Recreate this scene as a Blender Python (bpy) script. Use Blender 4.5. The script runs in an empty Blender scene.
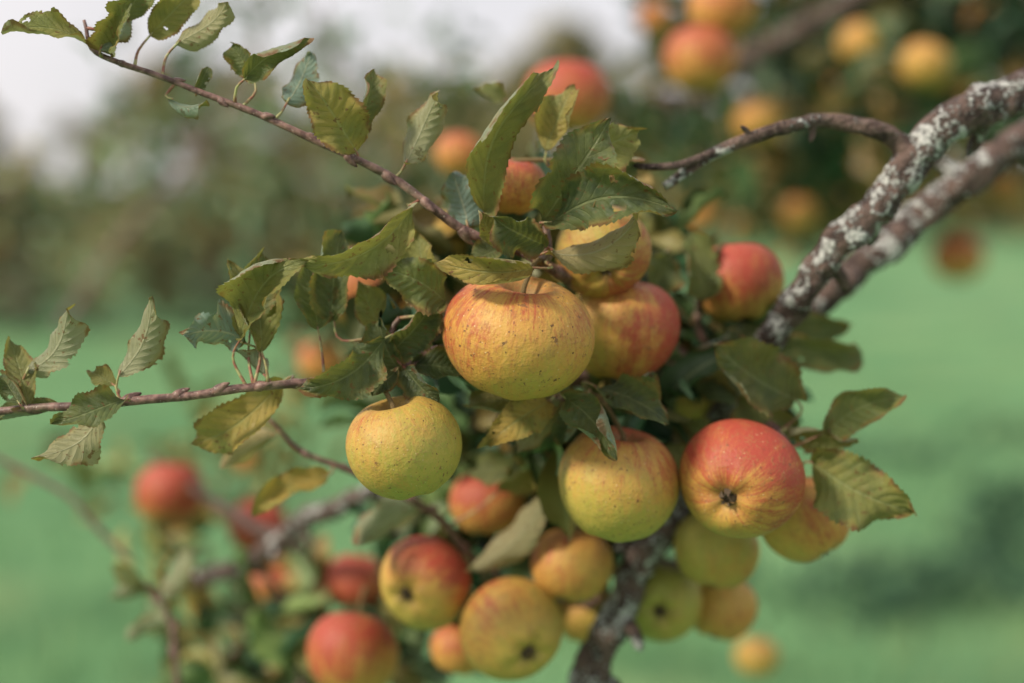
import bpy, math, random
import numpy as np
from mathutils import Vector, Matrix, noise as mnoise
random.seed(7); rng=np.random.default_rng(7)
S=bpy.context.scene
S.view_settings.view_transform='Standard'; S.view_settings.look='None'; S.view_settings.exposure=0
COL=S.collection

# ---------------------------------------------------------------- camera
CAMZ=1.35; PITCH=math.radians(4.26); F=1422.2
cd=bpy.data.cameras.new('camera'); cam=bpy.data.objects.new('camera',cd); COL.objects.link(cam); S.camera=cam
cd.lens=50; cd.sensor_width=36; cd.clip_start=0.05; cd.clip_end=1000
cam.location=(0,0,CAMZ); cam.rotation_euler=(math.pi/2-PITCH,0,0)
cd.dof.use_dof=True; cd.dof.focus_distance=0.638; cd.dof.aperture_fstop=2.4; cd.dof.aperture_blades=0
FW=np.array([0,math.cos(PITCH),-math.sin(PITCH)]); UP=np.array([0,math.sin(PITCH),math.cos(PITCH)]); RT=np.array([1.,0,0]); C0=np.array([0,0,CAMZ])
# surveyed bearing + true distance (m) -> world position
def P(u,v,d): return C0+FW*d+RT*((u-512)/F*d)+UP*((341.5-v)/F*d)
def nz(a):
    a=np.asarray(a,float); return a/(np.linalg.norm(a)+1e-12)

# ---------------------------------------------------------------- materials
class NT:
    def __init__(s,name):
        s.m=bpy.data.materials.new(name); s.m.use_nodes=True; s.t=s.m.node_tree; s.t.nodes.clear()
        s.out=s.n('ShaderNodeOutputMaterial')
    def n(s,k,**kw):
        x=s.t.nodes.new(k)
        for a,b in kw.items(): setattr(x,a,b)
        return x
    def set(s,inp,v):
        if isinstance(v,bpy.types.NodeSocket): s.t.links.new(v,inp)
        elif isinstance(v,(tuple,list)) and len(v)==3 and inp.type=='RGBA': inp.default_value=(*v,1)
        else: inp.default_value=v
    def math(s,op,a,b=0.,c=0.,clamp=False):
        x=s.n('ShaderNodeMath',operation=op,use_clamp=clamp); s.set(x.inputs[0],a); s.set(x.inputs[1],b); s.set(x.inputs[2],c); return x.outputs[0]
    def attr(s,name,o='Fac'):
        return s.n('ShaderNodeAttribute',attribute_name=name).outputs[o]
    def noise(s,scale,detail=3,rough=.5,vec=None,dist=0):
        x=s.n('ShaderNodeTexNoise'); s.set(x.inputs['Scale'],scale); x.inputs['Detail'].default_value=detail; x.inputs['Roughness'].default_value=rough; x.inputs['Distortion'].default_value=dist
        if vec is not None: s.set(x.inputs['Vector'],vec)
        return x.outputs['Fac']
    def mix(s,f,a,b):
        x=s.n('ShaderNodeMix',data_type='RGBA'); s.set(x.inputs[0],f); s.set(x.inputs[6],a); s.set(x.inputs[7],b); return x.outputs[2]
    def sm(s,v,lo,hi,a=0.,b=1.):
        x=s.n('ShaderNodeMapRange',interpolation_type='SMOOTHSTEP'); s.set(x.inputs[0],v); s.set(x.inputs[1],lo); s.set(x.inputs[2],hi); s.set(x.inputs[3],a); s.set(x.inputs[4],b); return x.outputs[0]
    def bump(s,h,strength,dist):
        x=s.n('ShaderNodeBump'); x.inputs['Strength'].default_value=strength; x.inputs['Distance'].default_value=dist; s.set(x.inputs['Height'],h); return x.outputs[0]
    def prin(s,col,rough,spec=.4,nor=None,**kw):
        x=s.n('ShaderNodeBsdfPrincipled'); s.set(x.inputs['Base Color'],col); s.set(x.inputs['Roughness'],rough); s.set(x.inputs['Specular IOR Level'],spec)
        if nor is not None: s.set(x.inputs['Normal'],nor)
        for k,v in kw.items(): s.set(x.inputs[k],v)
        return x.outputs[0]
    def done(s,sh): s.t.links.new(sh,s.out.inputs[0]); return s.m

def mat_leaf():
    N=NT('leaf'); luv=N.n('ShaderNodeAttribute',attribute_name='luv').outputs['Vector']
    sep=N.n('ShaderNodeSeparateXYZ'); N.set(sep.inputs[0],luv); t=sep.outputs[0]; v=sep.outputs[1]
    a=N.math('ABSOLUTE',v); tint=N.attr('tint'); yel=N.attr('yel')
    nz1=N.noise(60,4,.6); nz2=N.noise(350,2,.6); nz3=N.noise(25,2)
    aw=N.math('ADD',a,N.math('MULTIPLY',N.math('SUBTRACT',nz1,.5),.15))
    ph=N.math('SUBTRACT',N.math('MULTIPLY',t,9.5),N.math('MULTIPLY',N.math('POWER',N.math('MAXIMUM',aw,0.001),.8),2.3))
    pp=N.math('PINGPONG',ph,.5)
    side=N.sm(pp,0.0,.10,1.,0.); side=N.math('MULTIPLY',side,N.sm(a,.75,1.,1.,0.))
    mid=N.sm(a,.02,.07,1.,0.)
    vein=N.math('MAXIMUM',N.math('MULTIPLY',side,.5),mid)
    vor=N.n('ShaderNodeTexVoronoi',feature='DISTANCE_TO_EDGE'); vor.inputs['Scale'].default_value=520
    ret=N.sm(vor.outputs['Distance'],0.,.14,1.,0.)
    top=N.mix(N.math('ADD',N.math('MULTIPLY',tint,.95),N.math('MULTIPLY',N.math('SUBTRACT',nz1,.5),1.1),clamp=True),(.020,.060,.030),(.240,.285,.075))
    top=N.mix(N.math('MULTIPLY',N.math('ADD',yel,.06),N.sm(nz3,.3,.62,.3,1.),clamp=True),top,(.50,.33,.07))
    top=N.mix(N.math('MULTIPLY',vein,.38),top,(.34,.38,.18))
    top=N.mix(N.math('MULTIPLY',ret,.14),top,(.30,.35,.16))
    und=N.mix(N.math('ADD',N.math('MULTIPLY',tint,.7),N.math('MULTIPLY',nz1,.3),clamp=True),(.15,.25,.22),(.37,.39,.20))
    und=N.mix(N.math('MULTIPLY',yel,.8),und,(.46,.33,.13))
    und=N.mix(N.math('MULTIPLY',vein,.5),und,(.50,.50,.33))
    geo=N.n('ShaderNodeNewGeometry')
    col=N.mix(geo.outputs['Backfacing'],top,und)
    halo=N.math('MULTIPLY',N.sm(N.math('ADD',a,N.math('MULTIPLY',N.sm(t,.75,1.),.35)),.55,1.0),N.sm(N.noise(38,3),.42,.60))
    col=N.mix(N.math('MULTIPLY',halo,.6),col,(.42,.29,.08))
    edge=N.math('MULTIPLY',N.sm(N.math('ADD',a,N.math('MULTIPLY',N.sm(t,.8,1.),.3)),.78,.95),N.sm(N.noise(38,3),.46,.57))
    spots=N.sm(N.noise(120,3,.62),.615,.665)
    br=N.math('MULTIPLY',N.math('MAXIMUM',edge,spots),.88)
    col=N.mix(br,col,(.17,.075,.03))
    h=N.math('ADD',N.math('MULTIPLY',vein,-1.0),N.math('ADD',N.math('MULTIPLY',nz2,.6),N.math('MULTIPLY',ret,-.4)))
    nor=N.bump(h,.9,.0008)
    sh=N.prin(col,N.sm(nz1,.3,.7,.38,.58),.5,nor)
    tr=N.n('ShaderNodeBsdfTranslucent'); N.set(tr.inputs[0],N.mix(.4,col,(.48,.50,.06)))
    mx=N.n('ShaderNodeMixShader'); mx.inputs[0].default_value=.24; N.set(mx.inputs[1],sh); N.set(mx.inputs[2],tr.outputs[0])
    return N.done(mx.outputs[0])
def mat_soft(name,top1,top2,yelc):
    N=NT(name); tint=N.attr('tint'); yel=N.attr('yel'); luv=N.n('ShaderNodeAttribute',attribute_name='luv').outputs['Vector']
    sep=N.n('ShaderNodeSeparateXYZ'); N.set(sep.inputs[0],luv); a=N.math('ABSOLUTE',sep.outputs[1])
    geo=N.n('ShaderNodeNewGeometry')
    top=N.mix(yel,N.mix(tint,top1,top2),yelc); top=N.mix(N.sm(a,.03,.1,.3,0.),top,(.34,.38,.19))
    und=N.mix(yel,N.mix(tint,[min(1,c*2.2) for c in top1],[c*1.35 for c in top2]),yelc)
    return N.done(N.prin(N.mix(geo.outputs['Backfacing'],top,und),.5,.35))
def mat_far(name,c1,c2,c3):
    N=NT(name); tint=N.attr('tint'); yel=N.attr('yel')
    return N.done(N.prin(N.mix(yel,N.mix(tint,c1,c2),c3),.7,.15))
def mat_bark():
    N=NT('bark'); tc=N.n('ShaderNodeTexCoord').outputs['Object']; li=N.attr('tint')
    n1=N.noise(90,5,.65,tc); n2=N.noise(420,3,.6,tc); n3=N.noise(62,5,.68,tc,.8)
    col=N.mix(N.sm(n1,.32,.66),(.035,.023,.021),(.170,.115,.098))
    col=N.mix(N.sm(n2,.5,.75,0.,.5),col,(.27,.21,.18))
    lf=N.math('ADD',N.math('MULTIPLY',N.math('SUBTRACT',n3,.5),2.8),N.math('ADD',N.math('MULTIPLY',N.math('SUBTRACT',n2,.5),1.1),N.math('SUBTRACT',li,.71)))
    lf=N.sm(lf,.0,.20)
    col=N.mix(N.math('MULTIPLY',lf,.92),col,N.mix(N.sm(n2,.35,.65),(.26,.27,.26),(.60,.61,.59)))
    h=N.math('ADD',N.math('ADD',n1,N.math('MULTIPLY',n2,.7)),N.math('MULTIPLY',lf,.5))
    return N.done(N.prin(col,.82,.25,N.bump(h,1.,.005)))
def mat_twig():
    N=NT('twig_bark'); tc=N.n('ShaderNodeTexCoord').outputs['Object']
    n1=N.noise(260,4,.6,tc); n2=N.noise(60,2,.5,tc)
    col=N.mix(N.sm(n1,.35,.7),(.075,.038,.034),(.25,.145,.12)); col=N.mix(N.sm(n2,.5,.75,0.,.6),col,(.17,.15,.09))
    col=N.mix(N.sm(N.noise(900,2,.5,tc),.66,.70,0.,.7),col,(.42,.36,.30))
    return N.done(N.prin(col,.5,.4,N.bump(n1,.7,.0008)))
def mat_petiole():
    N=NT('petiole'); n1=N.noise(80,2)
    return N.done(N.prin(N.mix(N.sm(n1,.35,.65),(.24,.09,.06),(.32,.33,.14)),.5,.4))
def mat_apple():
    N=NT('apple_skin')
    ab=N.n('ShaderNodeAttribute',attribute_name='ab').outputs['Vector']; sp=N.n('ShaderNodeSeparateXYZ'); N.set(sp.inputs[0],ab)
    bl,gr,pole=sp.outputs
    lon=N.n('ShaderNodeAttribute',attribute_name='lon').outputs['Vector']
    pos=N.n('ShaderNodeAttribute',attribute_name='apos').outputs['Vector']
    st=N.noise(7.,5,.6,lon); st2=N.noise(30,3,.6,lon); big=N.noise(1.5,3,.5,pos); fine=N.noise(22,4,.65,pos); med=N.noise(6,3,.6,pos)
    away=N.sm(pole,.15,.6,.25,1.)
    f=N.math('ADD',bl,N.math('ADD',N.math('MULTIPLY',N.math('MULTIPLY',N.math('SUBTRACT',st,.5),away),.75),
       N.math('ADD',N.math('MULTIPLY',N.math('SUBTRACT',big,.5),.7),N.math('ADD',N.math('MULTIPLY',N.math('MULTIPLY',N.math('SUBTRACT',st2,.5),away),.50),N.math('MULTIPLY',N.math('SUBTRACT',fine,.5),.38)))))
    base=N.mix(N.math('ADD',gr,N.math('MULTIPLY',N.math('SUBTRACT',med,.5),1.),clamp=True),(.54,.32,.065),(.30,.31,.055))
    base=N.mix(N.sm(fine,.35,.7,0.,.30),base,(.50,.37,.12))
    ff=N.sm(f,.0,1.10)
    col=N.mix(N.sm(ff,0.03,.48,0.,.94),base,N.mix(.30,base,(.60,.165,.050)))
    col=N.mix(N.sm(ff,.42,1.,0.,.95),col,(.34,.042,.030))
    v=N.n('ShaderNodeTexVoronoi'); v.inputs['Scale'].default_value=8.5; N.set(v.inputs['Vector'],pos)
    len_=N.math('MULTIPLY',N.sm(v.outputs['Distance'],.07,.14,1.,0.),.65)
    col=N.mix(len_,col,(.60,.44,.23))
    rus=N.math('MULTIPLY',N.sm(N.math('ADD',pole,N.math('MULTIPLY',N.math('SUBTRACT',fine,.5),.6)),.08,.50,1.,0.),.88)
    col=N.mix(rus,col,(.22,.15,.055))
    rn=N.math('MULTIPLY',N.sm(med,.45,.66),N.sm(fine,.45,.6,0.,.5)); col=N.mix(rn,col,(.30,.175,.06))
    scar=N.sm(N.noise(5.5,4,.7,pos),.635,.69,0.,.8); col=N.mix(scar,col,(.18,.095,.04))
    speck=N.sm(N.noise(15,2,.5,pos),.675,.72,0.,.85); col=N.mix(speck,col,(.10,.05,.025))
    rough=N.sm(fine,.3,.7,.42,.62)
    h=N.math('ADD',N.math('ADD',fine,N.math('MULTIPLY',len_,.5)),N.math('MULTIPLY',med,2.))
    return N.done(N.prin(col,rough,.36,N.bump(h,.3,.0014)))
def mat_simple(name,c1,c2,scale,rough=.7,bd=.0008):
    N=NT(name); n=N.noise(scale,4,.6)
    return N.done(N.prin(N.mix(N.sm(n,.3,.7),c1,c2),rough,.3,N.bump(n,.6,bd)))
def mat_ground():
    N=NT('grass_ground'); tc=N.n('ShaderNodeTexCoord').outputs['Object']
    a=N.noise(.22,4,.6,tc); b=N.noise(1.3,4,.65,tc)
    col=N.mix(N.sm(a,.3,.7),(.085,.200,.090),(.160,.310,.145))
    col=N.mix(N.sm(b,.45,.70,0.,.7),col,(.045,.115,.055))
    col=N.mix(N.sm(N.noise(.7,3,.6,tc),.50,.70,0.,.5),col,(.30,.36,.16))
    return N.done(N.prin(col,.9,.08))
M_LEAF=mat_leaf(); M_BARK=mat_bark(); M_TWIG=mat_twig(); M_PET=mat_petiole(); M_APPLE=mat_apple()
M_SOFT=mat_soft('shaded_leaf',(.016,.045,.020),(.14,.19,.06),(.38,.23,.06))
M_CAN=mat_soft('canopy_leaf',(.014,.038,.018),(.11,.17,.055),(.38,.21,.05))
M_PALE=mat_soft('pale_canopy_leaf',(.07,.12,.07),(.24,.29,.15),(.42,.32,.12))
M_STEM=mat_simple('apple_stalk',(.10,.06,.03),(.24,.18,.07),300); M_CAL=mat_simple('apple_calyx',(.03,.022,.016),(.17,.12,.08),500,.9)
M_GROUND=mat_ground()

# ---------------------------------------------------------------- mesh builder
class MB:
    def __init__(s): s.v=[];s.f=[];s.uv=[];s.ti=[];s.ye=[];s.n=0
    def add(s,v,f,uv=None,ti=0.,ye=0.):
        v=np.asarray(v,float).reshape(-1,3); k=len(v)
        s.v.append(v); s.f.append(np.asarray(f)+s.n); s.n+=k
        s.uv.append(np.zeros((k,3)) if uv is None else uv)
        s.ti.append(np.broadcast_to(np.asarray(ti,float),(k,)).copy()); s.ye.append(np.broadcast_to(np.asarray(ye,float),(k,)).copy())
    def finish(s,name,mat,parent=None,smooth=True):
        v=np.concatenate(s.v); f=np.concatenate(s.f); me=bpy.data.meshes.new(name)
        me.vertices.add(len(v)); me.vertices.foreach_set('co',v.ravel().astype(np.float32))
        me.loops.add(f.size); me.loops.foreach_set('vertex_index',f.ravel().astype(np.int32))
        me.polygons.add(len(f)); me.polygons.foreach_set('loop_start',(np.arange(len(f))*4).astype(np.int32))
        me.update(calc_edges=True); me.validate()
        me.polygons.foreach_set('use_smooth',np.full(len(me.polygons),smooth))
        a=me.attributes.new('luv','FLOAT_VECTOR','POINT'); a.data.foreach_set('vector',np.concatenate(s.uv).ravel().astype(np.float32))
        a=me.attributes.new('tint','FLOAT','POINT'); a.data.foreach_set('value',np.concatenate(s.ti).astype(np.float32))
        a=me.attributes.new('yel','FLOAT','POINT'); a.data.foreach_set('value',np.concatenate(s.ye).astype(np.float32))
        me.materials.append(mat); ob=bpy.data.objects.new(name,me); COL.objects.link(ob)
        if parent: ob.parent=parent
        return ob
def empty(name):
    e=bpy.data.objects.new(name,None); COL.objects.link(e); e.empty_display_size=.1; return e

def spline(pts,step):
    pts=np.array(pts,float); n=len(pts); out=[]
    ext=np.vstack([2*pts[0]-pts[1],pts,2*pts[-1]-pts[-2]])
    for i in range(n-1):
        p0,p1,p2,p3=ext[i:i+4]; L=np.linalg.norm(p2[:3]-p1[:3]); k=max(2,int(L/step))
        for t in np.arange(k)/k:
            out.append(.5*((2*p1)+(-p0+p2)*t+(2*p0-5*p1+4*p2-p3)*t*t+(-p0+3*p1-3*p2+p3)*t**3))
    out.append(pts[-1]); return np.array(out)
def tube(mb,pts,step=.004,sides=12,knob=.0,kscale=60,tint=.0,cap=True,wig=0.):
    s=spline(pts,step); 
    if wig>0:
        for i in range(1,len(s)-1):
            q=Vector(s[i,:3]*28); s[i,:3]+=np.array([mnoise.noise(q),mnoise.noise(q+Vector((9,3,1))),mnoise.noise(q+Vector((2,7,5)))])*wig
    p=s[:,:3]; r=np.maximum(s[:,3],1e-4); n=len(p)
    T=np.gradient(p,axis=0); T/=np.linalg.norm(T,axis=1)[:,None]+1e-12
    ref=np.array([0,0,1.]) if abs(T[0][2])<.9 else np.array([1.,0,0]); A=nz(np.cross(T[0],ref)); rings=[]
    ang=np.arange(sides)*2*math.pi/sides
    for i in range(n):
        A=nz(A-T[i]*A.dot(T[i])); B=np.cross(T[i],A)
        d=np.cos(ang)[:,None]*A+np.sin(ang)[:,None]*B; rr=np.full(sides,r[i])
        if knob>0:
            for j in range(sides):
                q=p[i]+d[j]*r[i]
                rr[j]*=1+knob*(mnoise.noise(Vector(q*kscale))+.5*mnoise.noise(Vector(q*kscale*2.7)))
        rings.append(p[i]+d*rr[:,None])
    V=np.concatenate(rings+[[p[0]],[p[-1]]]); i=np.arange(n-1)[:,None]*sides; j=np.arange(sides)[None]; j2=(j+1)%sides
    Fq=np.stack([i+j,i+j2,i+sides+j2,i+sides+j],-1).reshape(-1,4)
    c0=n*sides;c1=c0+1; k=np.arange(0,sides,2)
    cap0=np.stack([np.full(len(k),c0),(k+2)%sides,k+1,k],-1); b=(n-1)*sides
    cap1=np.stack([np.full(len(k),c1),b+k,b+k+1,b+(k+2)%sides],-1)
    mb.add(V,np.concatenate([Fq,cap0,cap1]),ti=tint)
    return s

# ---------------------------------------------------------------- apple tree wood
tree=empty('apple_tree')
TW=[]
def PP(l): return [(*P(u,v,d),w*.5*d/F) for u,v,d,w in l]
wood=MB(); 
def branch(l,tint=.45,knob=.22,step=.003,sides=24,tw=True,ks=75,wig=.003,spurs=True):
    s=tube(wood,PP(l),step,sides,knob,ks,tint,wig=wig); 
    if tw: TW.append(s)
    if spurs:
        L=0
        for i in range(5,len(s)-5):
            L+=np.linalg.norm(s[i,:3]-s[i-1,:3])
            if L>.03+.03*random.random():
                L=0; p=s[i,:3]; r=s[i,3]; t=nz(s[i+1,:3]-s[i-1,:3]); d=nz(np.cross(t,rng.normal(size=3))); rs=min(r*.45,.004)
                tube(wood,[(*(p+d*r*.3),rs*1.5),(*(p+d*(r+rs)),rs),(*(p+d*(r+rs*3)+t*rs),rs*.8),(*(p+d*(r+rs*4)+t*rs*1.6),rs*.2)],.002,8,.2,200,tint)
    return s
branch([(1500,-60,1.0,90),(1250,20,.86,62),(1100,66,.76,50),(1024,92,.73,44),(985,106,.72,42),(945,128,.715,40),(915,160,.715,36),(882,203,.715,34),(842,245,.72,34),(806,290,.73,31),(775,332,.75,29),(748,372,.77,28),(716,425,.79,28),(690,480,.80,28),(655,545,.80,30),(625,600,.80,34),(598,660,.80,34),(570,720,.80,32),(545,800,.82,26),(540,900,.84,14),(550,960,.86,5)],.72,.34)
branch([(1500,-20,1.15,80),(1250,60,.98,56),(1100,100,.88,40),(1024,140,.84,34),(965,182,.82,34),(900,235,.82,35),(850,275,.82,30),(800,318,.82,26),(740,350,.84,22),(690,372,.84,16),(640,400,.84,10)],.68,.28)
branch([(915,165,.715,20),(898,142,.715,22),(878,128,.71,18),(850,122,.71,16),(820,120,.71,15),(785,128,.70,14),(750,140,.70,13),(715,153,.70,12),(690,168,.70,11),(664,187,.70,10)],.58,.25,wig=.002)
branch([(720,150,.70,8),(680,165,.695,8),(640,166,.69,7),(612,160,.69,6),(585,168,.69,5)],.2,.1,wig=.001,spurs=False)
branch([(195,580,1.05,18),(240,565,1.02,20),(290,530,.98,20),(330,508,.95,20),(385,490,.92,18),(440,465,.90,17),(480,430,.88,16),(560,400,.86,14),(640,375,.84,14)],.65,.2)
branch([(640,100,1.65,10),(700,95,1.6,16),(740,62,1.55,20),(800,30,1.5,22),(860,-2,1.45,24),(950,-60,1.4,30),(1200,-120,1.3,44),(1500,-120,1.2,60)],.5)
branch([(150,455,1.15,5),(210,500,1.12,9),(250,525,1.08,11),(300,545,1.02,12)],.4)
branch([(1400,60,1.6,30),(1100,110,2.0,20),(950,140,2.2,14),(800,190,2.3,8),(700,230,2.4,4)],.3,spurs=False,step=.02)
tr=P(1500,-40,1.08)
tube(wood,[(tr[0]+.12,tr[1]+.10,0-.05,.17),(tr[0]+.10,tr[1]+.08,.25,.125),(tr[0]+.05,tr[1]+.04,.8,.10),(tr[0]+.0,tr[1],1.3,.09),(tr[0]+.02,tr[1]+.02,tr[2]+.02,.085),(tr[0]+.08,tr[1]+.1,2.0,.07),(tr[0]+.12,tr[1]+.3,2.5,.045),(tr[0],tr[1]+.6,2.9,.02)],.02,24,.2,14,.6)
wood.finish('branches',M_BARK,tree)
tw=MB()
def twig(l,nodes=True,sides=10,knob=.12):
    s=tube(tw,PP(l),.003,sides,knob,150,wig=.0014); TW.append(s)
    if nodes:
        L=0
        for i in range(4,len(s)-3,1):
            L+=np.linalg.norm(s[i,:3]-s[i-1,:3])
            if L>.014+.01*random.random():
                L=0; p=s[i,:3]; r=s[i,3]; t=nz(s[i+1,:3]-s[i-1,:3]); d=nz(np.cross(t,rng.normal(size=3)))
                tube(tw,[(*(p-t*r*1.2),r*1.0),(*(p+d*r*.5),r*1.25),(*(p+d*r*1.3+t*r*1.2),r*.75),(*(p+d*r*1.7+t*r*2.6),r*.2)],.001,8)
    return s
twig([(84,20,.655,3),(92,48,.655,5),(118,62,.655,6),(150,74,.655,6),(205,93,.655,6.5),(260,115,.655,7),(310,137,.655,8),(350,157,.655,8),(395,179,.66,9),(428,203,.66,9),(460,227,.665,10),(492,243,.67,10),(520,252,.675,10),(552,270,.69,11),(600,300,.73,12),(660,340,.79,14),(720,385,.80,16)])
twig([(-60,418,.66,7),(0,412,.655,8),(30,408,.652,8),(60,406,.65,9),(100,405,.65,10),(150,400,.65,9),(205,393,.652,9),(260,386,.655,9),(310,381,.66,9),(360,376,.665,10),(405,370,.675,11),(440,352,.685,12),(500,372,.71,13),(580,380,.75,14),(660,372,.80,15),(730,370,.82,16)])
twig([(405,370,.675,9),(395,355,.67,9),(392,335,.67,7),(400,318,.67,5)])
twig([(268,418,.74,4),(300,450,.745,6),(350,470,.75,7),(400,494,.76,8),(440,520,.78,8),(470,555,.80,8),(520,590,.84,8),(600,600,.84,9)])
twig([(520,252,.675,8),(545,262,.672,9),(548,240,.67,8),(545,222,.67,6)])
twig([(490,243,.67,7),(488,222,.665,6),(490,200,.66,5)])
twig([(178,700,.88,7),(176,650,.88,7),(168,615,.88,6),(150,588,.88,5),(120,575,.88,3)])
twig([(-40,440,1.0,5),(60,490,1.0,6),(95,525,1.0,6),(130,560,1.0,5)],False)
twig([(790,400,.74,8),(760,385,.76,8),(735,380,.78,9)])
twig([(590,395,.72,9),(560,398,.72,8),(540,400,.71,7)])
twig([(800,470,.71,6),(785,440,.72,7),(760,420,.74,8),(735,395,.78,8)])
twig([(690,480,.80,9),(640,470,.80,8),(590,465,.80,7),(540,475,.82,6),(510,500,.82,5)])
twig([(650,560,.80,8),(700,570,.82,7),(740,570,.82,5)])
twig([(715,255,.76,5),(700,290,.77,7),(700,330,.79,8),(720,385,.80,9)])
twig([(300,700,1.0,6),(300,640,1.02,6),(285,600,1.03,5),(260,570,1.04,5)])
twig([(400,700,.95,6),(330,660,1.0,6),(250,650,1.08,5),(200,660,1.1,4)])
twig([(60,330,2.2,8),(120,240,2.4,7),(200,150,2.6,6),(250,60,2.8,5),(270,-20,2.9,4)],False)
twig([(470,260,2.2,8),(400,180,2.4,7),(340,80,2.7,5),(320,0,2.9,4)],False)
tw.finish('twigs',M_TWIG,tree)
TWP=np.concatenate([s[:,:3] for s in TW])

# ---------------------------------------------------------------- leaves
def gen_leaf(nu,nv,wr,fold,curl,wave,bend,serr,seed,twist=0.,bites=0):
    r=np.random.default_rng(seed); t=np.linspace(0,1,nu+1); v=np.linspace(-1,1,nv+1)
    f=np.sin(math.pi*np.clip(t,0,1)**r.uniform(.78,.92))**.66; f=f/f.max(); f*= np.where(t>.86,1-.35*((t-.86)/.14),1); f[0]=.02; f[-1]=.0
    ang=curl*(.5-t)+.22*curl*np.sin(t*5+r.uniform(0,6))-r.uniform(-.2,.9)*np.clip(t-.7,0,1)*2; dx=np.cos(ang); dz=np.sin(ang)
    x=np.concatenate([[0],np.cumsum((dx[1:]+dx[:-1])/2)])/nu; z=np.concatenate([[0],np.cumsum((dz[1:]+dz[:-1])/2)])/nu
    z=z-z[-1]*t; k=x[-1]; x/=k; z/=k
    Tt,Vv=np.meshgrid(t,v,indexing='ij'); w=(wr*.5*f)[:,None]
    asym=1+r.uniform(-.08,.08)*np.sign(Vv)
    edge=(np.abs(Vv)>.99)
    tooth=1+serr*(1-((Tt*22+.01)%1.0)-.5)*edge+.045*np.sin(Tt*13+r.uniform(0,6)+Vv*2)*np.abs(Vv)**2+.025*np.sin(Tt*29+r.uniform(0,6)+Vv*3)*edge
    s=Vv*w*tooth*asym; a1,a2=r.uniform(0,6,2)
    ff=fold*(1-.35*np.sin(Tt*5+a1))
    roll_=r.uniform(-.5,1.4)*np.where(Vv>0,1,r.uniform(-.6,1.))
    fa=ff*(0.35+.95*np.abs(Vv)**1.6)+roll_*.6*np.clip(np.abs(Vv)-.6,0,1)*2.5*np.sin(Tt*3+a2)**2
    zz=np.abs(s)*np.sin(fa)+wave*wr*(np.sin(Tt*8+a1+np.sign(Vv)*1.1)*np.abs(Vv)**2*.34+.20*np.sin(Tt*19+a2+np.sign(Vv)*2)*np.abs(Vv)**3)
    yy=s*np.cos(fa)
    zz+=-.022*wr*np.cos(2*math.pi*(9.5*Tt-2.3*np.abs(Vv)**.8))*(1-np.abs(Vv)*.5)*np.minimum(1,np.abs(Vv)*4)
    tw_=twist*(Tt-.5)+r.uniform(-.25,.25)*Tt; y2=yy*np.cos(tw_)-zz*np.sin(tw_); z2=yy*np.sin(tw_)+zz*np.cos(tw_)
    X=x[:,None]-z2*np.sin(ang)[:,None]; Z=z[:,None]+z2*np.cos(ang)[:,None]; Y=y2+bend*np.sin(math.pi*Tt)
    V=np.stack([X,Y,Z],-1).reshape(-1,3); i=np.arange(nu)[:,None]*(nv+1); j=np.arange(nv)[None]
    Fq=np.stack([i+j,i+nv+1+j,i+nv+2+j,i+j+1],-1).reshape(-1,4)
    if bites:
        tc=np.repeat((t[1:]+t[:-1])/2,nv); vc=np.tile((v[1:]+v[:-1])/2,nu); keep=np.ones(len(Fq),bool)
        for _ in range(bites):
            bt=r.uniform(.2,.95); bv=r.choice([-1,1])*(r.uniform(.3,.6) if r.random()<.3 else 1.0); br=r.uniform(.02,.055)
            keep&=((tc-bt)/br)**2+((vc-bv)/(br*3.4))**2>1+.5*np.sin(tc*90+vc*7)
        Fq=Fq[keep]
    return V,Fq,np.stack([Tt,Vv,np.full_like(Tt,seed)],-1).reshape(-1,3)
LV=MB(); PT=MB(); FL=MB()
def place(mb,g,base,e1,e3,L,ti,ye):
    e1=nz(e1); e3=nz(e3-e1*np.dot(e3,e1)); e2=np.cross(e3,e1); V,Fq,uv=g
    mb.add(base+L*(V[:,:1]*e1+V[:,1:2]*e2+V[:,2:]*e3),Fq,uv,ti,ye)
def petiole(base,e1,maxd=.05,r=.0006):
    d=np.linalg.norm(TWP-base,axis=1); k=d.argmin(); D=d[k]
    q=TWP[k] if D<maxd else base-e1*.02+np.array([0,.004,-.004])
    D=np.linalg.norm(q-base)
    if D<.001: return
    m=(base-e1*D*.45)*.6+(base+q)*.5*.4
    tube(PT,[(*(base+e1*.003),r*.8),(*m,r),(*q,r*1.5)],.003,8)
sd=[100]
def H(bu,bv,bd,tu,tv,td,w,roll=20,curl=.6,fold=.35,ti=.4,ye=0.,wave=.25,bend=0.,pet=True,twist=0.):
    sd[0]+=1; b=P(bu,bv,bd); t=P(tu,tv,td); L=np.linalg.norm(t-b); e1=(t-b)/L
    fold=fold*1.15
    W=w*1.08*bd/F/max(.45,abs(math.cos(math.radians(roll)))*math.cos(fold*.8)); wr=min(W/L,.80)
    n0=np.array([0,-1,.0]); n0=nz(n0-e1*n0.dot(e1)); a=math.radians(roll)
    n=n0*math.cos(a)+np.cross(e1,n0)*math.sin(a)
    place(LV,gen_leaf(88,16,wr,fold,curl,wave*1.5,bend,.12,sd[0],twist,random.choice([0,0,1,2,3])),b,e1,n,L,ti,ye)
    if pet: petiole(b,e1)
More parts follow.
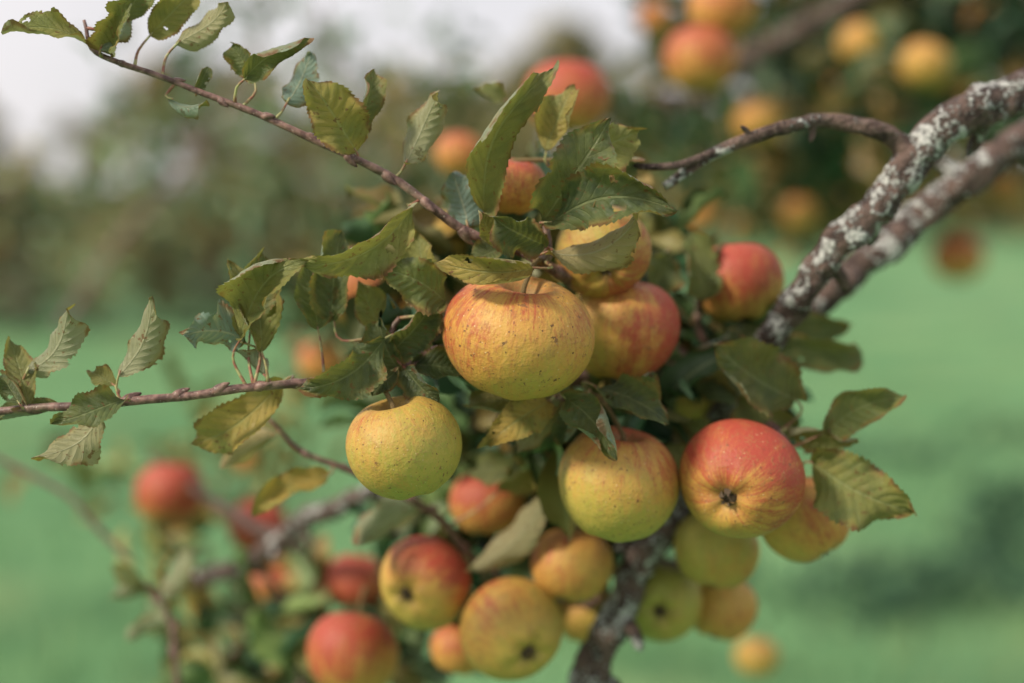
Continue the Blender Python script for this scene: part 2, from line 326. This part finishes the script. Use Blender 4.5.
# top-left twig
H(88,44,.655,2,34,.64,25,30,.5,.4,.85,.25,.3,-.10)
H(112,56,.655,132,4,.64,34,-35,.5,.5,.5,.2)
H(100,50,.65,118,0,.66,26,150,.4,.4,.5,0)
H(125,20,.66,150,-30,.66,34,20,.5,.4,.4)
H(176,44,.66,226,2,.645,28,160,.8,.4,.65,.45)
H(150,35,.665,196,-12,.665,34,15,.6,.3,.6,.3)
H(168,99,.655,207,100,.645,15,150,.9,.6,.2,.0,.3,.12)
H(196,95,.655,208,66,.66,16,20,.4,.5,.2)
H(245,78,.65,309,38,.64,25,25,.9,.45,.30,.0,.3,.10)
H(253,76,.66,233,44,.66,28,-20,.5,.3,.25)
H(287,103,.66,311,52,.67,32,165,.4,.3,.0,.0)
H(357,152,.655,308,80,.64,50,14,.5,.3,.80,.5,.3)
H(352,135,.66,374,68,.665,24,35,.6,.5,.3,.1)
H(405,165,.66,438,92,.65,36,160,.8,.35,.65,.35,.3,-.08)
H(414,203,.658,297,264,.64,38,-25,1.1,.4,.80,.2,.3,.14)
# crown above main apple
H(484,212,.66,553,68,.645,44,22,.9,.45,.50,.15,.3,.20)
H(542,222,.66,611,118,.64,56,2,.6,.25,.30,.0,.4)
H(560,170,.675,640,130,.67,44,30,.8,.3,.75,.15,.4,.1)
H(545,150,.68,575,86,.68,40,-20,.6,.3,.65,.5,.3)
H(552,222,.652,678,211,.635,58,-4,.7,.22,.22,.0,.40,.14)
H(547,252,.655,640,208,.64,36,150,1.0,.4,.6,.8,.3,.12)
H(533,268,.645,437,262,.635,34,10,.9,.35,.80,.6,.3,.10)
H(492,243,.655,478,210,.645,20,20,.5,.4,.8,.3)
H(544,245,.652,493,216,.64,40,-22,.7,.3,.22,0,.4)
H(468,226,.67,452,172,.675,44,160,.6,.3,.0,0,.4)
H(446,302,.662,379,268,.65,46,4,.7,.25,.60,.0,.4,-.08)
H(440,300,.675,418,232,.68,36,-30,.6,.4,.75,.4)
H(500,250,.67,470,262,.66,30,30,.6,.4,.3)
H(590,180,.69,640,160,.69,40,20,.5,.4,.3)
H(505,100,.74,475,90,.74,26,20,.6,.4,.6,.1)
# middle-left
H(262,352,.655,228,262,.665,46,22,.7,.35,.6,.2,.35,-.1)
H(240,338,.652,308,262,.64,46,-28,.9,.4,.6,.15,.35,.12)
H(250,330,.66,262,252,.665,40,10,.6,.35,.4,.0,.35,.0)
H(246,342,.655,184,336,.645,42,160,1.1,.3,.0,0,.5,.1)
H(332,322,.67,342,232,.675,44,-8,.5,.35,.25,.0)
H(318,330,.668,305,262,.675,34,25,.5,.4,.30,.0)
H(283,381,.675,190,444,.685,46,6,.7,.3,.8,.65,.3,.1)
H(385,338,.655,300,388,.645,42,-10,.9,.35,.22,.0,.45,.12)
H(388,350,.68,358,280,.68,34,25,.6,.35,.7,.3)
H(268,378,.66,235,350,.655,20,150,.5,.5,.4,.1)
H(392,352,.665,436,300,.66,40,20,.6,.35,.18)
H(400,372,.668,380,318,.668,34,-25,.6,.35,.2)
H(405,368,.66,440,402,.655,34,20,.6,.35,.12)
H(396,372,.66,372,396,.655,26,20,.6,.35,.12)
H(412,365,.675,462,372,.68,38,-30,.5,.35,.10)
# left edge
H(26,372,.655,67,308,.64,34,155,.7,.4,.5,.25,.35,.10)
H(20,405,.65,2,375,.66,22,20,.5,.4,.2)
H(30,408,.652,10,340,.665,24,30,.6,.4,.4,.15)
H(118,376,.65,152,296,.64,36,160,.6,.35,.55,.3,.35,.05)
H(115,385,.655,92,372,.66,22,20,.5,.4,.5,.2)
H(124,400,.645,52,424,.635,28,35,.8,.35,.3,.0,.35,.1)
H(100,412,.645,31,458,.64,34,-155,.9,.35,.6,.45,.35,-.1)
H(60,405,.655,-10,418,.665,22,20,.6,.35,.35)
# right
H(798,400,.72,714,345,.70,64,10,.6,.25,.35,.1,.4,.05)
H(826,432,.71,903,396,.70,40,-8,.7,.3,.5,.0,.35,.1)
H(812,462,.705,913,512,.69,62,-4,.7,.20,.62,.2,.4,-.06)
H(790,428,.72,857,438,.71,24,35,.7,.4,.6,.4)
H(778,345,.77,862,352,.78,38,20,.6,.35,.4)
H(770,330,.79,850,325,.80,30,20,.6,.35,.3)
H(704,300,.76,690,232,.76,42,15,.6,.3,.55)
H(650,300,.75,668,248,.75,36,20,.6,.3,.25)
H(740,400,.74,800,430,.73,44,20,.6,.3,.4,.1)
H(690,360,.76,740,330,.76,36,20,.6,.3,.25)
H(715,300,.78,735,250,.79,30,20,.6,.3,.25)
# below the main apple
H(566,398,.672,617,460,.655,42,4,.6,.25,.22,.0,.35,.08)
H(600,388,.69,670,424,.68,38,-25,.7,.35,.18,.0,.4)
H(610,402,.70,655,372,.69,34,20,.7,.35,.2)
H(548,402,.69,486,446,.68,36,15,.9,.35,.5,.9,.4)
H(560,400,.70,520,452,.70,36,160,.6,.35,.4,.7)
H(530,400,.69,470,405,.70,32,25,.6,.35,.3,.3)
H(585,400,.70,560,445,.70,34,25,.6,.35,.2)
H(328,476,.745,254,516,.735,26,25,.7,.35,.9,1.,.3,-.08)
H(276,434,.74,220,468,.74,22,150,.7,.35,.5,.9)
H(420,500,.77,362,545,.76,40,160,.7,.35,.4,.2)
H(470,570,.78,553,488,.76,32,155,.7,.45,.3,.7,.35,.08)
H(520,470,.77,475,470,.78,30,20,.7,.35,.3,.1)
H(500,490,.78,540,450,.78,34,20,.7,.35,.4,.6)
H(690,470,.75,665,445,.75,30,20,.7,.35,.4,.2)
H(760,395,.76,700,395,.76,34,20,.7,.35,.2)
H(150,588,.88,110,600,.88,20,150,.7,.35,.8,.1)
H(160,600,.88,190,545,.88,24,150,.7,.35,.7,.2)
H(145,590,.88,112,565,.88,20,20,.7,.35,.6)
H(170,620,.88,128,640,.88,20,150,.7,.35,.8)

# ---- filler leaves
TMPL=[gen_leaf(12,6,random.uniform(.42,.58),random.uniform(.3,.9),random.uniform(.3,1.5),.5,random.uniform(-.1,.1),0,500+i) for i in range(12)]
def blob(u,v,d,ru,rv,rd,n,size=(.032,.052),ti=(-.2,.65),ye=(-.9,.6),mb=None):
    for _ in range(n):
        q=rng.normal(size=3); q=q/np.linalg.norm(q)*rng.uniform(0,1)**.45
        b=P(u,v,d)+RT*(q[0]*ru/F*d)+UP*(q[1]*rv/F*d)+FW*(q[2]*rd)
        e1=nz(rng.normal(size=3)*[1,1,.8]+[0,0,.1]); e3=nz(rng.normal(size=3)*.8+[-.2,-.5,.7])
        place(FL if mb is None else mb,TMPL[rng.integers(12)],b,e1,e3,rng.uniform(*size),max(0,rng.uniform(*ti)),max(0,rng.uniform(*ye)))
for a in [(425,330,.73,40,45,.03,14),(640,400,.76,50,25,.03,20),(560,430,.76,60,30,.03,22),(700,340,.82,55,60,.04,28),(480,470,.88,70,40,.05,26),
          (570,520,.88,80,40,.04,30),(640,545,.88,60,40,.04,20),(430,270,.80,60,50,.04,30),(670,250,.86,40,50,.05,20),(735,400,.82,50,35,.04,20),
          (500,570,.90,60,50,.05,26),(400,530,.92,60,40,.05,16),(620,440,.85,110,50,.04,44),(560,230,.80,60,60,.04,26),(500,320,.78,60,60,.03,14)]:
    blob(*a)
blob(300,630,1.05,80,60,.08,30,size=(.045,.06),ti=(.0,.9),ye=(-.8,.7)); blob(235,670,1.1,70,35,.08,22,size=(.045,.06),ti=(.0,.9),ye=(-.8,.8)); blob(400,650,.98,90,50,.05,26,ti=(-.1,.6))
blob(340,300,1.3,90,80,.15,60,ti=(-.2,.5)); blob(260,430,1.5,110,60,.2,40,ti=(.3,1.),ye=(-.5,.8)); blob(190,540,1.25,70,50,.1,22,ti=(.2,1),ye=(-.3,.9))
blob(90,470,1.5,80,40,.2,18,ti=(.4,1),ye=(-.4,.6)); blob(160,592,.9,10,10,.02,3,size=(.02,.03),ti=(.3,.6),ye=(.8,1)); blob(430,410,1.0,60,40,.1,18)
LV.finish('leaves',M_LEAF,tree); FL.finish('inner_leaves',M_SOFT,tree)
PT.finish('petioles',M_PET,tree)
CN=MB(); CP=MB()
def bc(*a,**k):
    k.setdefault('mb',CN); blob(*a,**k)
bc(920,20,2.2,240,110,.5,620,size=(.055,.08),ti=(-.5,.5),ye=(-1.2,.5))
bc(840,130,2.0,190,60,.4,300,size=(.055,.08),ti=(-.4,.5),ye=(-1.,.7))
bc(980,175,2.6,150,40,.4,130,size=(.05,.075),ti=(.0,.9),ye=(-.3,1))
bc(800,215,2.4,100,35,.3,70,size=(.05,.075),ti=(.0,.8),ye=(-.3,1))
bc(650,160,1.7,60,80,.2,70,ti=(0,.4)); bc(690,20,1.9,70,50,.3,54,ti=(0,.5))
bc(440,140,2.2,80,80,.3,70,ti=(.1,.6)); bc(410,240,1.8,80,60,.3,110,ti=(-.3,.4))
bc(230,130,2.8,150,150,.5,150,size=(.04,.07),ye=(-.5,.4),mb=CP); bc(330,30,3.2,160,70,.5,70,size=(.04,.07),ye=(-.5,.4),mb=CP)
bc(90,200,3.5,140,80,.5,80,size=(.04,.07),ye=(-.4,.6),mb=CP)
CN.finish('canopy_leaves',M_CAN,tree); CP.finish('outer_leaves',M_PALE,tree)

# ---------------------------------------------------------------- apples
def apple(u,v,d,rpx,axis,blush=.45,gain=.35,bdir=(-.3,-.4,.8),green=.4,sq=.86,seed=0):
    r=np.random.default_rng(seed+11); R=rpx*d/F; c=P(u,v,d); big=d<.95; nt,npz=(44,64) if big else (24,32)
    th=np.linspace(0.0,math.pi,nt+1); ph=np.arange(npz)*2*math.pi/npz
    rho=np.sin(th)**.92; zz=sq*np.cos(th); k=r.uniform(.03,.08); rho=rho*(1+k*np.cos(th)); rho/=rho.max()
    zz=zz-np.where(th<math.pi/2,.40*np.exp(-(rho/.27)**2)*sq,0)+np.where(th>math.pi/2,.24*np.exp(-(rho/.28)**2)*sq,0)
    TH,PH=np.meshgrid(th,ph,indexing='ij'); RH=np.repeat(rho[:,None],npz,1); ZZ=np.repeat(zz[:,None],npz,1)
    p1,p2,p3=r.uniform(0,6,3); low=np.clip(-np.cos(TH),0,1)**2
    RH=RH*(1+.025*low*np.cos(5*PH+p1)+.025*np.cos(2*PH+p2)+.014*np.cos(3*PH+p3)*np.sin(TH)); ZZ=ZZ+.045*np.cos(PH+p3)*RH+.03*low*np.cos(5*PH+p1)*np.exp(-((RH-.4)/.25)**2)
    Lc=np.stack([RH*np.cos(PH),RH*np.sin(PH),ZZ],-1)
    ax=nz(axis); h=np.array([1,0,0.]) if abs(ax[0])<.8 else np.array([0,1.,0]); X=nz(np.cross(h,ax)); Y=np.cross(ax,X)
    B=np.stack([X,Y,ax]); Wd=(Lc@B); V=(Wd*R).reshape(-1,3)
    i=np.arange(nt)[:,None]*npz; j=np.arange(npz)[None]; j2=(j+1)%npz
    Fq=np.stack([i+j,i+npz+j,i+npz+j2,i+j2],-1).reshape(-1,4)
    dirs=Wd/np.linalg.norm(Wd,axis=-1,keepdims=True); bd=nz(bdir)
    bl=blush+gain*(dirs@bd)
    pole=np.minimum(RH,1)*np.where(TH<math.pi/2,1,1.3)+np.where(TH>math.pi/2,.10,0)
    ab=np.stack([bl,np.full_like(bl,green)-.0,pole],-1).reshape(-1,3)
    so=r.uniform(0,50); lon=np.stack([np.cos(PH)+so,np.sin(PH),ZZ*.3+so],-1).reshape(-1,3)
    apos=(Lc+so).reshape(-1,3)
    verts=[V]; faces=[Fq]; mats=[np.zeros(len(Fq),int)]; nn=len(V)
    mb=MB(); b=ax*(zz[0]-.03)*R; mouth=ax*(sq*.95)*R
    dd=np.linalg.norm(TWP-(c+mouth),axis=1); kk=dd.argmin(); q=TWP[kk]-c
    if dd[kk]<.04 and np.dot(nz(q),ax)>.3: end=q
    else: end=mouth+ax*R*r.uniform(.25,.5)+r.normal(size=3)*R*.12
    sr=.0012
    tube(mb,[(*b,sr*1.2),(*(mouth*.9),sr),(*(mouth*.4+end*.6+ax*R*.1),sr*1.05),(*end,sr*1.8)],.003,8)
    sv=np.concatenate(mb.v); sf=np.concatenate(mb.f); verts.append(sv); faces.append(sf+nn); mats.append(np.full(len(sf),1)); nn+=len(sv)
    cb=zz[-1]; cv=[]; cf=[]
    for m in range(5):
        a0=m*2*math.pi/5+r.uniform(-.2,.2); n0=len(cv); tilt=r.uniform(.12,.26)
        prof=[(.15,0.02,.060),(.14,-.06,.062),(.10,-.12,.045),(.05,-.15-.03*r.random(),.022),(.04+tilt*.5,-.20,.004)]
        for rr,zq,w in prof:
            for s_ in (-1,1):
                cv.append([rr*math.cos(a0)-s_*w*math.sin(a0),rr*math.sin(a0)+s_*w*math.cos(a0),cb+.01+zq])
        for q_ in range(4): cf.append([n0+2*q_,n0+2*q_+1,n0+2*q_+3,n0+2*q_+2])
    n0=len(cv)
    for m in range(12): a0=m*math.pi/6; cv.append([.14*math.cos(a0),.14*math.sin(a0),cb-.022])
    for m in range(0,10,2): cf.append([n0,n0+m+1,n0+m+2,n0+(m+3)%12])
    cvw=(np.array(cv)@B)*R; verts.append(cvw); faces.append(np.array(cf)+nn); mats.append(np.full(len(cf),2)); nn+=len(cvw)
    Va=np.concatenate(verts); Fa=np.concatenate(faces); Ma=np.concatenate(mats)
    me=bpy.data.meshes.new('apple'); me.from_pydata(Va.tolist(),[],Fa.tolist()); me.update()
    me.polygons.foreach_set('use_smooth',np.ones(len(Fa),bool)); me.polygons.foreach_set('material_index',Ma.astype(np.int32))
    for nm,ar in (('ab',ab),('lon',lon),('apos',apos)):
        at=me.attributes.new(nm,'FLOAT_VECTOR','POINT'); full=np.zeros((len(Va),3),np.float32); full[:len(ar)]=ar; at.data.foreach_set('vector',full.ravel())
    for m in (M_APPLE,M_STEM,M_CAL): me.materials.append(m)
    o=bpy.data.objects.new('apple',me); COL.objects.link(o); o.location=c
AP=[
 (518,337,.662,75,(.12,-.30,1),.56,.22,(-.7,-.1,.8),.35,.83),
 (404,447,.655,58,(-.25,-.15,1),.34,.22,(-.8,0,.5),.75,.90),
 (603,253,.705,48,(-.05,.88,.44),.62,.15,(.6,0,-.6),.95,.86),
 (622,330,.725,57,(.1,-.1,1),.56,.42,(.9,-.3,.1),.5,.92),
 (512,186,.70,34,(.1,-.2,1),.70,.3,(-.2,-.2,.8),.3,.86),
 (618,484,.70,62,(.1,-.1,1),.44,.40,(.3,.1,1),.6,.92),
 (740,480,.69,62,(.39,.88,.22),.76,.36,(.3,0,.9),.4,.90),
 (806,520,.745,46,(-.5,.3,.8),.55,.18,(.6,-.2,.6),.4,.90),
 (738,283,.78,46,(-.1,.1,1),.66,.45,(-.2,-.3,.9),.5,.90),
 (425,583,.79,47,(.47,.86,.10),.55,.55,(.5,0,.9),.45,.90),
 (512,630,.775,51,(-.40,.82,.34),.42,.25,(-.6,0,.8),.55,.92),
 (572,565,.79,42,(.2,.2,1),.52,.15,(-.4,-.2,.4),.35,.90),
 (352,655,.86,47,(.1,.4,.9),.70,.35,(-.3,-.1,.9),.4,.90),
 (487,503,.83,37,(0,.2,1),.68,.3,(-.2,-.1,.9),.4,.90),
 (660,600,.83,42,(.1,.97,.1),.15,.3,(.7,0,-.3),.95,.90),
 (722,608,.85,36,(.3,.3,.9),.5,.2,(.5,0,-.5),.4,.92),
 (716,550,.79,44,(.1,.2,1),.32,.3,(.3,-.1,-.9),.8,.90),
 (440,240,.80,32,(0,.2,1),.40,.3,(-.2,0,.9),.7,.90),
 (425,312,.79,28,(0,.2,1),.45,.3,(-.2,0,.9),.4,.90),
 (360,288,1.05,42,(0,.2,1),.70,.3,(-.2,0,.9),.2,.90),
 (567,98,1.05,42,(0,.2,1),.80,.3,(0,0,.9),.2,.90),
 (460,155,1.15,25,(0,.2,1),.64,.2,(0,0,.9),.0,.90),
 (700,60,1.2,37,(0,.2,1),.72,.3,(0,0,.9),.1,.90),
 (722,8,1.22,34,(0,.2,1),.62,.2,(0,0,.9),.0,.90),
 (170,493,1.15,35,(0,.2,1),.92,.3,(0,0,.9),.2,.90),
 (258,527,1.2,30,(0,.2,1),.95,.2,(0,0,.9),.2,.90),
 (278,587,1.1,37,(.2,.2,1),.70,.2,(-.6,0,.9),.2,.90),
 (357,582,1.02,32,(.2,.2,1),.88,.2,(-.6,0,.9),.2,.90),
 (925,66,1.6,26,(.2,.2,1),.40,.2,(-.6,0,.9),.3,.90),
 (862,45,1.7,24,(.2,.2,1),.42,.2,(-.6,0,.9),.3,.90),
 (757,122,1.6,24,(.2,.2,1),.5,.2,(-.6,0,.9),.2,.90),
 (898,98,1.9,20,(.2,.2,1),.35,.2,(-.6,0,.9),.5,.90),
 (798,215,1.9,20,(.2,.2,1),.55,.2,(-.6,0,.9),.3,.90),
 (958,258,2.0,26,(.2,.2,1),.68,.2,(-.6,0,.9),.2,.90),
 (757,657,1.3,22,(.2,.2,1),.38,.2,(-.6,0,.9),.5,.90),
 (694,402,.80,28,(.2,.2,1),.3,.2,(-.6,0,.9),.8,.90),
 (458,650,.85,28,(.2,.2,1),.60,.2,(-.6,0,.9),.2,.90),
 (680,338,.83,34,(.2,.2,1),.45,.2,(-.6,0,.9),.5,.90),
 (590,615,.86,34,(.2,.2,1),.4,.2,(-.6,0,.9),.6,.90),
 (322,362,1.25,24,(.2,.2,1),.65,.2,(-.6,0,.9),.1,.90),
 (655,20,1.7,18,(.2,.2,1),.66,.2,(-.6,0,.9),.1,.90),
 (985,20,2.0,18,(.2,.2,1),.5,.2,(-.6,0,.9),.1,.90),
 (868,160,2.0,20,(.2,.2,1),.68,.2,(-.6,0,.9),.1,.90),
 (1005,190,2.2,18,(.2,.2,1),.6,.2,(-.6,0,.9),.1,.90),
 (830,95,2.1,15,(.2,.2,1),.6,.2,(-.6,0,.9),.1,.90),
 (640,235,1.3,26,(.2,.2,1),.65,.2,(-.6,0,.9),.1,.90),
 (700,215,2.0,18,(.2,.2,1),.6,.2,(-.6,0,.9),.1,.90),
 (250,460,1.6,18,(.2,.2,1),.65,.2,(-.6,0,.9),.1,.90),
]
for i,a in enumerate(AP): apple(*a,seed=i)

# ---------------------------------------------------------------- ground, grass, weeds
bm=MB(); nx=100; gx=np.sinh(np.linspace(-5,5,nx+1))*4; gy=np.sinh(np.linspace(-5,5,nx+1))*4
X,Y=np.meshgrid(gx,gy,indexing='ij'); 
def gz(x,y): return .05*np.sin(x*.35)*np.cos(y*.27)*np.minimum(1,(np.abs(x)+np.abs(y))/6)+np.clip(y-12,0,110)*.017/(1+np.exp(-np.clip((x-2)*.25,-30,30)))
V=np.stack([X,Y,gz(X,Y)],-1).reshape(-1,3); i=np.arange(nx)[:,None]*(nx+1); j=np.arange(nx)[None]
bm.add(V,np.stack([i+j,i+nx+1+j,i+nx+2+j,i+j+1],-1).reshape(-1,4)); bm.finish('ground',M_GROUND)
def blades(x,y,h,w,ti,ye,name,mat,lean=.5,parent=None):
    n=len(x); a=rng.uniform(0,6.28,n); la=rng.uniform(0,6.28,n); ln=h*rng.uniform(0,lean,n); z=gz(x,y)-.01
    dx=np.cos(a)*w/2; dy=np.sin(a)*w/2; tx=x+np.cos(la)*ln; ty=y+np.sin(la)*ln
    V=np.stack([np.stack([x-dx,y-dy,z],-1),np.stack([x+dx,y+dy,z],-1),np.stack([tx+dx*.25,ty+dy*.25,z+h],-1),np.stack([tx-dx*.25,ty-dy*.25,z+h],-1)],1).reshape(-1,3)
    mb=MB(); mb.add(V,np.arange(4*n).reshape(-1,4),None,np.repeat(ti,4),np.repeat(ye,4)); return mb.finish(name,mat,parent)
M_GR=mat_far('grass_blade',(.055,.140,.060),(.175,.325,.150),(.38,.41,.19))
n=45000; y=3.5+rng.uniform(0,1,n)**1.6*16; x=rng.uniform(-1,1,n)*(1.5+y*.45)
cl=np.array([mnoise.noise(Vector((a*1.1,b*1.1,0))) for a,b in zip(x,y)]); 
blades(x,y,rng.uniform(.03,.09,n)*(1+.9*cl),rng.uniform(.006,.012,n),np.clip(.5+cl*1.6+rng.normal(0,.2,n),0,1),np.clip(rng.normal(.0,.3,n)-cl*.6,0,1),'grass',M_GR)
M_WEED=mat_far('weed_leaf',(.020,.060,.038),(.08,.15,.085),(.2,.25,.1))
def weed(cx,cy,r,h,n):
    mb=MB(); z0=float(gz(cx,cy))
    for _ in range(n):
        q=rng.normal(size=2)*r*.5; b=np.array([cx+q[0],cy+q[1],z0+rng.uniform(.0,h)]); e1=nz(rng.normal(size=3)+[0,0,.6])
        place(mb,TMPL[rng.integers(12)],b,e1,rng.normal(size=3)+[0,0,1],rng.uniform(.05,.11),rng.uniform(0,1),0)
    for _ in range(12):
        q=rng.normal(size=2)*r*.4; tube(mb,[(cx+q[0]*.3,cy+q[1]*.3,z0-.02,.004),(cx+q[0],cy+q[1],z0+h*1.0,.002)],.05,6)
    mb.finish('weed_plant',M_WEED)
weed(2.2,6.3,.2,.25,100); weed(1.25,4.9,.35,.18,90); weed(1.65,5.1,.3,.16,80); weed(2.3,8.5,.6,.10,80); weed(-1.3,7,.5,.08,50); weed(.75,5.4,.3,.12,50); weed(3.4,9.5,.5,.12,60); weed(1.9,5.6,.3,.15,60)

# ---------------------------------------------------------------- background trees
M_FT=mat_far('tree_foliage',(.040,.068,.036),(.17,.20,.095),(.31,.24,.105))
M_TK=mat_simple('trunk_bark',(.05,.04,.03),(.16,.13,.10),12,.9,.01)
def bgtree(name,x,y,h,w,nleaf,lsz,warm=.3,lo=.25):
    root=empty(name); mb=MB(); tk=MB(); z0=float(gz(x,y))
    tube(tk,[(x,y,z0-.1,.03*h),(x+.02*h,y,z0+h*.3,.02*h),(x-.01*h,y,z0+h*.6,.012*h),(x,y,z0+h*.92,.004*h)],h/14,10,.2,3)
    cl=[]
    for k in range(26):
        a=rng.uniform(0,6.28); e=rng.uniform(lo,.98); rr=w*.5*math.sqrt(max(.05,1-((e-.5)/.56)**2))*rng.uniform(.35,1.0)
        c=np.array([x+math.cos(a)*rr,y+math.sin(a)*rr,z0+h*e]); cl.append((c,rng.uniform(.09,.18)*h,rng.uniform(0,1)))
        tube(tk,[(x,y,z0+h*e*.6,.010*h),(*((c+[x,y,z0+h*e*.7])/2),.007*h),(*c,.002*h)],h/10,6)
    n=nleaf; ci=rng.integers(0,26,n); cen=np.array([c[0] for c in cl])[ci]; rad=np.array([c[1] for c in cl])[ci]; tb=np.array([c[2] for c in cl])[ci]
    q=rng.normal(size=(n,3)); q/=np.linalg.norm(q,axis=1)[:,None]; q*=rng.uniform(0,1,n)[:,None]**.5; q[:,2]*=.75
    p=cen+q*rad[:,None]; e1=rng.normal(size=(n,3)); e1/=np.linalg.norm(e1,axis=1)[:,None]; e2=np.cross(e1,rng.normal(size=(n,3))); e2/=np.linalg.norm(e2,axis=1)[:,None]
    s=lsz*rng.uniform(.6,1.3,n)[:,None]
    V=np.stack([p-e1*s,p-e2*s*.45,p+e1*s,p+e2*s*.45],1).reshape(-1,3)
    mb.add(V,np.arange(4*n).reshape(-1,4),None,np.repeat(np.clip(tb+rng.normal(0,.2,n),0,1),4),np.repeat(np.clip(warm+tb*.3+rng.normal(0,.25,n),0,1),4))
    mb.finish('crown',M_FT,root,False); tk.finish('trunk',M_TK,root)
for k,(x,y,h,w) in enumerate([(-9.5,21,3.5,4.5),(-7,20,2.9,3.6),(-4.6,21,3.2,3.4),(-2.6,22,2.8,3.2),(-.6,24,3.3,3.8),(1.8,30,4.4,5),(-12,26,5,6),(-6,29,4.6,6),(10,72,11,14),(20,78,12,15),(30,74,11,15),(-1,38,6,8),(4,60,9,12)]):
    bgtree('fruit_tree' if h<4 else 'broadleaf_tree',x,y,h,w,2600,.11 if h<4 else .045*h,.40,lo=.12)
hd=MB(); n=14000; x=rng.uniform(-60,60,n); y=100+rng.uniform(-2,2,n); hh=np.array([5+3*mnoise.noise(Vector((a*.15,1,0))) for a in x]); z=rng.uniform(0,1,n)*hh+gz(x,y)
p=np.stack([x,y,z],-1); e1=rng.normal(size=(n,3)); e1/=np.linalg.norm(e1,axis=1)[:,None]; e2=np.cross(e1,rng.normal(size=(n,3))); e2/=np.linalg.norm(e2,axis=1)[:,None]
hd.add(np.stack([p-e1*.6,p-e2*.35,p+e1*.6,p+e2*.35],1).reshape(-1,3),np.arange(4*n).reshape(-1,4),None,np.repeat(rng.uniform(0,1,n),4),np.repeat(rng.uniform(0,.9,n),4)); hd.finish('hedge',M_FT,None,False)

# ---------------------------------------------------------------- light
w=bpy.data.worlds.new('World'); S.world=w; w.use_nodes=True; t=w.node_tree; t.nodes.clear()
out=t.nodes.new('ShaderNodeOutputWorld'); bg=t.nodes.new('ShaderNodeBackground'); sky=t.nodes.new('ShaderNodeTexSky'); sky.sky_type='NISHITA'; sky.sun_disc=False
EL=math.radians(38); AZ=math.radians(240); sky.sun_elevation=EL; sky.sun_rotation=AZ; sky.dust_density=3; sky.air_density=1
tc=t.nodes.new('ShaderNodeTexCoord'); no=t.nodes.new('ShaderNodeTexNoise'); no.inputs['Scale'].default_value=2.2; no.inputs['Detail'].default_value=4
mr=t.nodes.new('ShaderNodeMapRange'); mr.inputs[1].default_value=.35; mr.inputs[2].default_value=.65; mr.inputs[3].default_value=.72; mr.inputs[4].default_value=.97
mx=t.nodes.new('ShaderNodeMix'); mx.data_type='RGBA'; mx.inputs[7].default_value=(9.0,8.6,8.7,1)
L=t.links.new; L(tc.outputs['Generated'],no.inputs['Vector']); L(no.outputs['Fac'],mr.inputs[0]); L(mr.outputs[0],mx.inputs[0]); L(sky.outputs[0],mx.inputs[6]); L(mx.outputs[2],bg.inputs[0]); bg.inputs[1].default_value=.112; L(bg.outputs[0],out.inputs[0])
sl=bpy.data.lights.new('sun','SUN'); sl.energy=4.6; sl.angle=math.radians(8); sl.color=(1,.89,.72); so=bpy.data.objects.new('sun',sl); COL.objects.link(so)
sdir=Vector((math.sin(AZ)*math.cos(EL),math.cos(AZ)*math.cos(EL),math.sin(EL))); so.rotation_euler=sdir.to_track_quat('Z','Y').to_euler()
